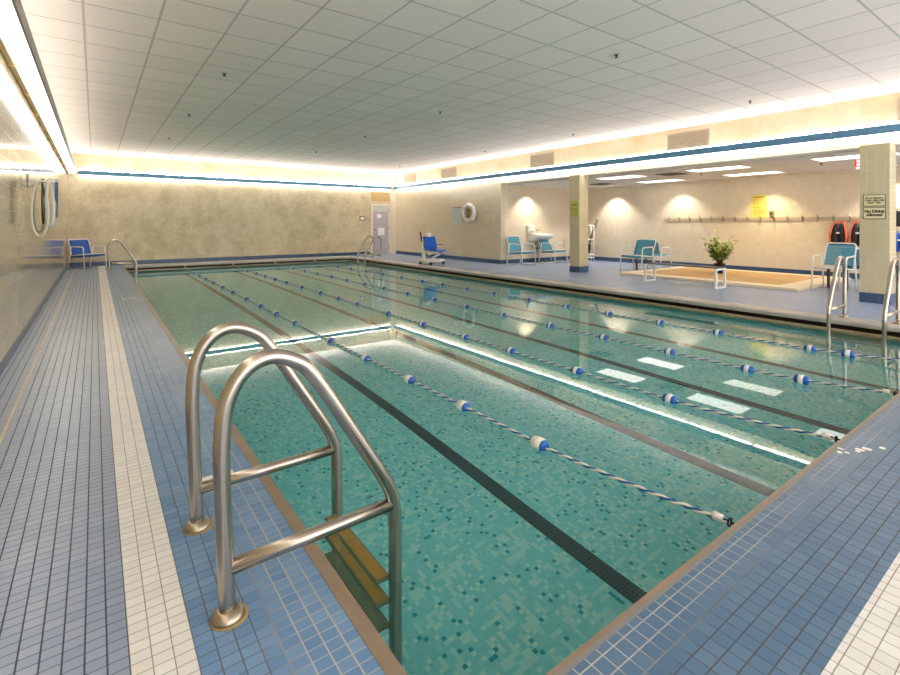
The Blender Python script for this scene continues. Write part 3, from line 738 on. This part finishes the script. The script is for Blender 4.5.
# ================================================================== SIGNS
def text(parent, body, size, loc, rot, m, name='lettering', align='CENTER', bold=0.0):
    cu = bpy.data.curves.new(name, 'FONT'); cu.body = body; cu.size = size; cu.align_x = align; cu.align_y = 'CENTER'; cu.extrude = .0008; cu.offset = bold
    cu.space_line = .95; cu.materials.append(M[m]); tmp = bpy.data.objects.new(name, cu); COL.objects.link(tmp); dg = bpy.context.evaluated_depsgraph_get(); me = bpy.data.meshes.new_from_object(tmp.evaluated_get(dg)); bpy.data.objects.remove(tmp); o = bpy.data.objects.new(name, me); COL.objects.link(o); o.parent = parent; o.location = loc; o.rotation_euler = rot; return o
RX = (PI/2, 0, -PI/2)          # text read from the pool side, facing -x
def sign_board(name, label, y, z, w, h, x, m, lines, size, rim='ink', ink='ink', bold=.004):
    t = thing(name, label, 'sign', (x, y, z))
    boxo('board', (-.006, -w/2, -h/2), (-.0005, w/2, h/2), m, t, .001)
    if rim:
        bm = BM(); k = .008
        for a, b in (((-.0075,-w/2,h/2-k),(-.0055,w/2,h/2)), ((-.0075,-w/2,-h/2),(-.0055,w/2,-h/2+k)), ((-.0075,-w/2,-h/2+k),(-.0055,-w/2+k,h/2-k)), ((-.0075,w/2-k,-h/2+k),(-.0055,w/2,h/2-k))): add_box(bm, a, b)
        obj('border', bm, rim, t)
    if lines: text(t, lines, size, (-.0068, 0, 0), RX, ink, bold=bold)
    return t
PXF = XR-.26
sign_board('wall_sign', 'cream sign on the pillar asking swimmers to shower first', 2.185, 1.605, .275, .185, PXF, 'cream_sign', 'Please Shower\nBefore Entering\nPool & Spa', .037, bold=.0018)
sign_board('wall_sign', 'cream No Diving sign on the pillar, below the shower sign', 2.185, 1.405, .275, .185, PXF, 'cream_sign', 'No Diving\nAllowed', .057, bold=.0032)
t = sign_board('wall_sign', 'tall yellow notice with faint text on the alcove rear wall', 5.36, 1.69, .38, .58, AX1, 'yellow_sign', None, .1, rim=None)
bm = BM(); add_box(bm, (-.0072,-.13,.22),(-.0058,.13,.245)); obj('heading_line', bm, 'ink_soft', t)
bm = BM(); rr = random.Random(5)
for k in range(12): 
    z = .17-k*.034; wv = rr.uniform(.09, .15); add_box(bm, (-.0072,-wv,z),(-.0058,.13,z+.011))
obj('small_print', bm, 'ink_soft', t); tx = t
t = thing('wall_sign', 'yellow green notice on the pillar in front of the sink alcove', 'sign', (XR-.18, 8.13, 1.62))
boxo('board', (-.006,-.125,-.20), (-.0005,.125,.20), 'lime_sign', t, .001)
bm = BM(); add_box(bm, (-.008,-.125,.145),(-.0055,.125,.165)); add_box(bm, (-.008,-.125,.03),(-.0055,.125,.048)); add_box(bm, (-.008,-.125,-.05),(-.0055,.125,-.04)); obj('pale_band', bm, 'lime_pale', t)
bm = BM(); add_box(bm, (-.008,-.06,.10),(-.0055,.06,.115)); add_box(bm, (-.008,-.08,-.01),(-.0055,.08,0)); obj('small_print', bm, 'ink', t)
# exit sign hung from the alcove ceiling
t = thing('exit_sign', 'lit red and white exit sign under the alcove ceiling by the No Diving pillar', 'exit sign', (11.3, 2.595, ZA-.12))
boxo('housing', (-.03,-.17,-.10), (.03,.17,.11), 'white_plastic', t, .004)
boxo('face', (-.033,-.16,-.09), (-.0305,.16,.10), 'exit_face', t)
text(t, 'EXIT', .19, (-.034, 0, .005), RX, 'exit_red', bold=.004)
boxo('mount', (-.02,-.05,.11), (.02,.05,.1195), 'white_plastic', t)
# thermostat / timer by the yellow notice
t = thing('wall_timer', 'small brown timer box just right of the yellow notice', 'timer', (AX1, 5.06, 1.50)); boxo('box', (-.05,-.045,-.06), (-.001,.045,.06), plain('brown box', (150,112,74), .5), t, .006); boxo('dial', (-.056,-.02,-.02), (-.0495,.02,.02), 'black', t, .004)
# clock-like plaque on the back wall
t = thing('wall_plaque', 'small dark framed plaque on the far end wall left of the door', 'plaque', (8.60, YB, 1.46)); bm = BM()
for a, b in (((-.11,-.02,-.085),(-.085,-.001,.085)), ((.085,-.02,-.085),(.11,-.001,.085)), ((-.085,-.02,.06),(.085,-.001,.085)), ((-.085,-.02,-.085),(.085,-.001,-.06))): add_box(bm, a, b)
obj('frame', bm, 'dark_strap', t); boxo('plate', (-.085,-.012,-.06), (.085,-.001,.06), 'paper', t)

# ================================================================== DOOR
t = thing('door_1', 'pale lilac door with a window in the far right corner of the end wall', 'door', (9.42, YB, 0)); t['kind'] = 'structure'
bm = BM(); add_box(bm, (-.45,-.06,0),(-.37,0,2.07)); add_box(bm, (.34,-.06,0),(.42,0,2.07)); add_box(bm, (-.37,-.06,1.97),(.34,0,2.07)); obj('frame', bm, 'door_frame', t)
boxo('door_leaf', (-.37,-.03,.01), (.34,-.002,1.97), 'door', t)
boxo('upper_rail', (-.36,-.034,1.74), (.33,-.0301,1.95), plain('pale green glass', (204,212,202), .2), t)
boxo('notice', (-.18,-.036,1.48), (.02,-.0301,1.64), 'paper', t); boxo('notice', (-.13,-.036,.78), (.16,-.0301,1.08), 'paper', t)
bm = BM(); add_lathe(bm, [(.012,0),(.012,-.05),(.028,-.06),(.028,-.08),(.01,-.085)], 14, (-.31,-.03,1.0), 'y'); obj('handle', bm, 'steel', t)
for z in (.35, 1.1, 1.8): boxo('hinge', (.335,-.065,z-.05), (.352,-.055,z+.05), 'grey_metal', t)
t = thing('transom_panel', 'tan panel above the far door', 'panel', (9.42, YB, 2.34)); boxo('panel', (-.42,-.03,-.19), (.39,-.001,.19), 'transom', t, .002)
bm = BM(); add_box(bm, (-.45,-.04,.19),(.42,-.001,.215)); add_box(bm, (-.45,-.04,-.215),(.42,-.001,-.19)); obj('frame', bm, 'door_frame', t)

# ================================================================== VENTS, SPRINKLERS
def vent(y, z, w, h, label, x=XR):
    t = thing('wall_vent', label, 'vent', (x, y, z), 0, 'vents in the upper wall')
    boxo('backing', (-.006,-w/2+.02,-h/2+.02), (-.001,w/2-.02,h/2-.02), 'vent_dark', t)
    bm = BM(); k = .03
    for a, b in (((-.015,-w/2,h/2-k),(-.001,w/2,h/2)), ((-.015,-w/2,-h/2),(-.001,w/2,-h/2+k)), ((-.015,-w/2,-h/2+k),(-.001,-w/2+k,h/2-k)), ((-.015,w/2-k,-h/2+k),(-.001,w/2,h/2-k))): add_box(bm, a, b)
    obj('frame', bm, 'vent', t)
    bm = BM(); n = 14
    for i in range(n):
        z0 = -h/2+k+(h-2*k)*(i+.1)/n; add_prism(bm, [(-.013,z0),(-.011,z0),(-.007,z0+.018),(-.009,z0+.018)], 'y', -w/2+k, w/2-k)
    obj('louvres', bm, 'vent', t)
vent(16.45, 3.05, .95, .36, 'square vent grille nearest the far corner')
vent(13.85, 3.04, .92, .36, 'vent grille second from the far corner, above the life ring')
vent(9.41, 3.02, .90, .38, 'vent grille above the pillar with the yellow green signs')
vent(5.28, 3.00, .90, .38, 'vent grille above the alcove over the long bench')
vent(1.52, 3.00, .90, .38, 'vent grille above the No Diving pillar')
def sprinkler(x, y, z, label, r=.022):
    t = thing('sprinkler_head', label, 'sprinkler', (x, y, z), 0, 'sprinkler heads in the ceiling')
    bm = BM(); add_lathe(bm, [(.036,-.001),(.034,-.005),(.022,-.010),(.015,-.011)], 18); obj('escutcheon', bm, 'grey_metal', t)
    bm = BM(); add_lathe(bm, [(.016,-.010),(.015,-.022),(.007,-.026),(.007,-.036),(.022,-.038),(.022,-.041),(.006,-.043)], 14); obj('nozzle', bm, 'black', t)
SP = [(1.42,7.13,'in the first row from the left wall, nearest'),(1.42,10.18,'in the first row from the left wall, second away'),(1.42,13.2,'in the first row from the left wall, farthest away'),
      (5.08,3.53,'in the middle row, nearest and largest'),(5.08,7.23,'in the middle row, second away'),(5.08,10.28,'in the middle row, third away'),(5.05,13.3,'in the middle row, farthest away'),
      (8.80,3.55,'in the row by the right wall, nearest'),(8.80,7.25,'in the row by the right wall, second away'),(8.80,10.35,'in the row by the right wall, third away'),(8.65,14.8,'in the row by the right wall, farthest away')]
for x, y, l in SP: sprinkler(x, y, ZC, 'dark ceiling sprinkler head '+l)
sprinkler(11.87, 5.87, ZA, 'dark sprinkler head in the alcove ceiling above the bench'); sprinkler(11.82, 3.45, ZA, 'dark sprinkler head in the alcove ceiling near the exit sign')
def ceil_vent(x, y, label):
    t = thing('ceiling_vent', label, 'ceiling vent', (x, y, ZA), 0, 'vents in the alcove ceiling')
    boxo('backing', (-.27,-.27,-.004), (.27,.27,-.001), 'vent_dark', t)
    for k in range(4):
        s = .29-.065*k; bm = BM()
        for a, b in (((-s,-s),(s,-s+.03)), ((-s,s-.03),(s,s)), ((-s,-s+.03),(-s+.03,s-.03)), ((s-.03,-s+.03),(s,s-.03))): add_box(bm, (a[0],a[1],-.012-.004*k), (b[0],b[1],-.005))
        obj('louvre_ring', bm, 'vent_dark', t)
ceil_vent(11.4, 6.35, 'dark square air diffuser in the alcove ceiling between the light panels'); ceil_vent(12.5, 9.2, 'dark square air diffuser in the alcove ceiling near the toy rack')

# ================================================================== LIFE RING, POSTER, SWITCHES
t = thing('life_ring', 'white life ring hanging on the cream side wall', 'life ring', (XR-.085, 12.60, 1.60))
bm = BM(); add_tube(bm, [(0, math.cos(a)*.265, math.sin(a)*.265) for a in [2*PI*k/40 for k in range(40)]], .065, 14, closed=True); obj('ring', bm, 'white_plastic', t)
for k in range(4):
    a = PI/4+k*PI/2; bm = BM()
    add_tube(bm, [(math.cos(b)*.068, math.cos(a)*(.265+math.sin(b)*.068), math.sin(a)*(.265+math.sin(b)*.068)) for b in [2*PI*q/16 for q in range(16)]], .012, 6, closed=True, flat=(.03,.006)); obj('band', bm, plain('tan webbing', (206,184,140), .7) if k == 0 else 'cream_sign', t)
bm = BM(); rr = random.Random(2)
add_tube(bm, smooth_path([(-.02+rr.uniform(-.02,.02), .09*math.cos(k*1.3)+rr.uniform(-.02,.02), .16*math.sin(k*1.9)) for k in range(22)], 4), .011, 6); obj('coiled_line', bm, plain('tan line', (178,146,90), .8), t)
t = thing('wall_poster', 'pale poster on the cream wall left of the life ring', 'poster', (XR, 13.36, 1.53)); boxo('sheet', (-.006,-.25,-.30), (-.001,.25,.30), 'pale_poster', t)
bm = BM(); add_box(bm, (-.008,-.25,.245),(-.0061,.25,.30)); obj('header_band', bm, 'grey_metal', t)
bm = BM()
for k in range(8): add_box(bm, (-.0075,-.2,.19-.06*k),(-.0061,.2,.20-.06*k))
obj('small_print', bm, 'grey_metal', t)
for y, l in ((11.72, 'pale switch plate right of the life ring, nearer the ring'), (11.46, 'pale switch plate right of the life ring, nearer the opening')):
    t = thing('switch_plate', l, 'switch', (XR, y, 1.44), 0, 'switch plates on the cream wall'); boxo('plate', (-.012,-.06,-.085), (-.001,.06,.085), 'cream_sign', t, .003); boxo('toggle', (-.024,-.012,-.02), (-.0121,.012,.02), 'vent_dark', t, .002)

# ================================================================== SINK AND DISPENSER
t = thing('wall_sink', 'white wall mounted sink behind the two teal armchairs', 'sink', (11.62, AY1, 0))
bm = BM(); add_prism(bm, [(0,.93),(-.46,.90),(-.47,.86),(-.42,.80),(-.12,.70),(0,.70)], 'x', -.36, .36); obj('basin', bm, 'white_plastic', t)
bm = BM(); add_tube(bm, fillet([(0,-.05,.93),(0,-.05,1.05),(0,-.2,1.03)], .05), .014, 8); obj('tap', bm, 'steel', t)
bm = BM(); add_tube(bm, fillet([(0,-.2,.72),(0,-.2,.45),(0,-.01,.45)], .05), .02, 8); obj('waste_pipe', bm, 'steel', t)
t = thing('towel_dispenser', 'white box dispenser on the alcove end wall above the sink', 'dispenser', (11.33, AY1, 1.06)); boxo('case', (-.16,-.12,-.09), (.16,-.001,.13), 'white_plastic', t, .015); boxo('slot', (-.11,-.122,-.085), (.11,-.119,-.06), 'grey_metal', t)

# ================================================================== TOY RACK
t = thing('toy_rack', 'white tube rack in the alcove corner behind the pillar', 'rack', (13.30, 10.38, 0), math.radians(-35))
for x in (-.19, .19):
    for y in (-.15, .15): 
        bm = BM(); add_tube(bm, [(x,y,0),(x,y,1.20)], .018, 8); obj('post', bm, 'white_plastic', t)
for z in (.12, .22, .72, 1.19):
    bm = BM(); add_tube(bm, [(-.19,-.15,z),(.19,-.15,z),(.19,.15,z),(-.19,.15,z)], .017, 8, closed=True); obj('rung', bm, 'white_plastic', t)
bm = BM(); 
for k in range(5): add_box(bm, (-.17,-.13+.06*k,.215),(.17,-.10+.06*k,.235))
obj('shelf', bm, 'white_plastic', t)
def noodle(a, b, m, label, r=.036):
    bm = BM(); a = Vector(a); b = Vector(b); mid = (a+b)/2+Vector((.012,.01,0)); add_tube(bm, smooth_path([a, mid, b], 6), r, 12)
    o = obj('pool_noodle', bm, m); tag(o, label, 'pool noodle', 'pool noodles in the toy rack')
noodle((13.20,10.40,.60), (13.20,10.47,1.40), 'yellow', 'yellow foam noodle standing in the toy rack, nearer the pillar', .05)
noodle((13.36,10.42,.60), (13.38,10.46,1.22), 'yellow', 'shorter yellow foam noodle standing in the toy rack')
noodle((13.31,10.28,.60), (13.62,10.18,1.42), 'grey_foam', 'grey foam noodle leaning out of the toy rack', .042)
t = thing('bin', 'black bin on the bottom shelf of the toy rack', 'bin', (13.29, 10.38, .236)); bm = BM(); add_lathe(bm, [(.10,0),(.135,.30),(.14,.30),(.14,.315),(.128,.315),(.096,.012)], 20); obj('body', bm, 'black', t)
bm = BM(); add_tube(bm, [(math.cos(q)*.138, math.sin(q)*.138, .312) for q in [2*PI*k/24 for k in range(24)]], .008, 6, closed=True); obj('rim', bm, 'black', t)

# ================================================================== POOL LIFT
t = thing('pool_lift', 'blue seated pool lift on a white wheeled base at the far right edge', 'pool lift', (8.34, 12.35, 0), math.radians(8))
bm = BM(); add_box(bm, (-.30,-.26,.07),(.34,-.12,.15), .02); add_box(bm, (-.30,.12,.07),(.34,.26,.15), .02); add_box(bm, (-.30,-.12,.07),(-.10,.12,.17), .02); obj('base', bm, 'white_metal', t)
for x in (-.24, .28):
    for y in (-.24, .24):
        bm = BM(); add_lathe(bm, [(.02,-.02),(.052,-.018),(.055,0),(.052,.018),(.02,.02)], 14, (x, y, .056), 'y'); obj('wheel', bm, 'black', t)
bm = BM(); add_box(bm, (-.22,.10,.16),(-.12,.20,.78), .02); obj('mast', bm, 'white_metal', t)
bm = BM(); add_tube(bm, [(-.12,0,.30),(.10,-.02,.36)], .035, 10); add_tube(bm, [(.02,-.02,.20),(.28,-.10,.30)], .025, 8); obj('lift_arm', bm, 'white_metal', t)
bm = BM()
add_sheet(bm, lambda u, v: Vector(((u-.5)*.46, .02+(.10*v)-.05*math.cos((u-.5)*PI)*0+.03*abs(u-.5)*-2, .43+.42*v)), 8, 8, .03); obj('backrest', bm, 'seat_blue', t)
bm = BM(); add_sheet(bm, lambda u, v: Vector(((u-.5)*.46, -.42+.46*v, .41+.035*(abs(u-.5)*2)**2+.02*v*v)), 8, 8, .035); obj('seat', bm, 'seat_blue', t)
for s in (-1, 1):
    bm = BM(); add_tube(bm, fillet([(s*.225,.06,.50),(s*.235,.04,.60),(s*.235,-.25,.60)], .04), .016, 8); obj('armrest', bm, 'seat_blue', t)
bm = BM(); add_box(bm, (-.16,-.70,.33),(.16,-.44,.352), .006); add_tube(bm, [(0,-.40,.39),(0,-.50,.345)], .018, 8); obj('footrest', bm, 'seat_blue', t)
bm = BM(); add_tube(bm, [(-.28,.12,.70),(-.31,.16,1.0)], .022, 8); obj('lever', bm, 'dark_strap', t)
bm = BM(); add_box(bm, (-.10,.06,.84),(.06,.14,.96), .02); obj('head_block', bm, 'white_metal', t)

# ================================================================== HOSES ON THE LEFT WALL
HYc = 7.45
t = thing('hose_bracket', 'metal hanging bracket sticking out of the left wall', 'bracket', (XL, HYc, 1.74))
boxo('wall_plate', (.001,-.05,-.08), (.012,.05,.08), 'grey_metal', t, .002)
bm = BM(); add_tube(bm, fillet([(.01,0,.0),(.27,0,.0),(.29,0,.05)], .03), .011, 8); obj('arm', bm, 'white_metal', t)
bm = BM(); add_tube(bm, [(.012,0,-.07),(.16,0,-.004)], .007, 6); obj('brace', bm, 'grey_metal', t)
def loop(name, x0, x1, zb, r, m, label, dy=0.0, n=1, flat=None, cat='hose'):
    bm = BM()
    for k in range(n):
        o = k*.018; cx = (x0+x1)/2; pts = []
        for q in range(25):
            a = PI/2+2*PI*q/24; hx = (x1-x0)/2+o*.3; zc = (1.765+zb)/2; hz = (1.765-zb)/2+o*.2
            pts.append((cx+math.cos(a)*hx*(1.0-.25*math.sin(a)), HYc+dy+o+.03*math.sin(2*a), zc+math.sin(a)*hz))
        add_tube(bm, pts[:-1], r, 8, closed=True, flat=flat)
    o = obj(name, bm, m); tag(o, label, cat, 'gear on the wall bracket'); return o
loop('vacuum_hose', XL+.035, XL+.185, 1.09, .011, 'hose_white', 'white hose hanging in a long loop from the left wall bracket', 0, 1)
loop('vacuum_hose', XL+.045, XL+.150, 1.14, .010, 'hose_grey', 'grey green hose loop hanging beside the white one on the left wall', .07, 1)
loop('lane_strap', XL+.125, XL+.147, 1.24, .008, 'dark_strap', 'dark brown strap hanging inside the hose loops on the left wall', .03, 1, None, 'strap')
loop('vacuum_hose', XL+.165, XL+.235, 1.20, .013, 'hose_white', 'thicker white hose bunched at the outer end of the left wall bracket', .0, 3)
loop('lane_strap', XL+.250, XL+.268, 1.32, .009, 'hose_blue', 'slate blue strap hanging at the tip of the left wall bracket', .02, 1, None, 'strap')

# ================================================================== DECK MARKERS
t = thing('depth_marker', 'white square depth tile with a black numeral beside the big ladder', 'depth marker', (.478, 2.53, .0005))
boxo('tile', (-.078,-.078,0), (.078,.078,.0025), 'marker_white', t)
text(t, '3', .13, (0, 0, .003), (0,0,PI/2), 'digit', 'numeral', bold=.003)
def chips(label, x, y, lst, s=.045):
    t = thing('depth_marker', label, 'depth marker', (x, y, .0005))
    for k, (dx, dy, sx, sy) in enumerate(lst): boxo('white_chip', (dx, dy, 0), (dx+sx, dy+sy, .002), 'marker_white', t)
chips('small white worn depth marker on the left deck halfway to the far end', .36, 9.62, [(0,0,.06,.05),(.09,.0,.04,.05),(.15,.02,.03,.05)])
chips('small white worn depth marker on the left deck by the far ladder', .40, 15.3, [(0,0,.1,.08),(.12,0,.05,.08)])
chips('white worn depth marker tiles on the near deck by the second lane rope', 3.23, .70, [(0,.155,.025,.022),(.13,.09,.025,.04),(.17,.07,.03,.04),(.10,.10,.022,.022),(.03,.13,.02,.02),(.25,.03,.03,.025),(.06,.165,.022,.025)])
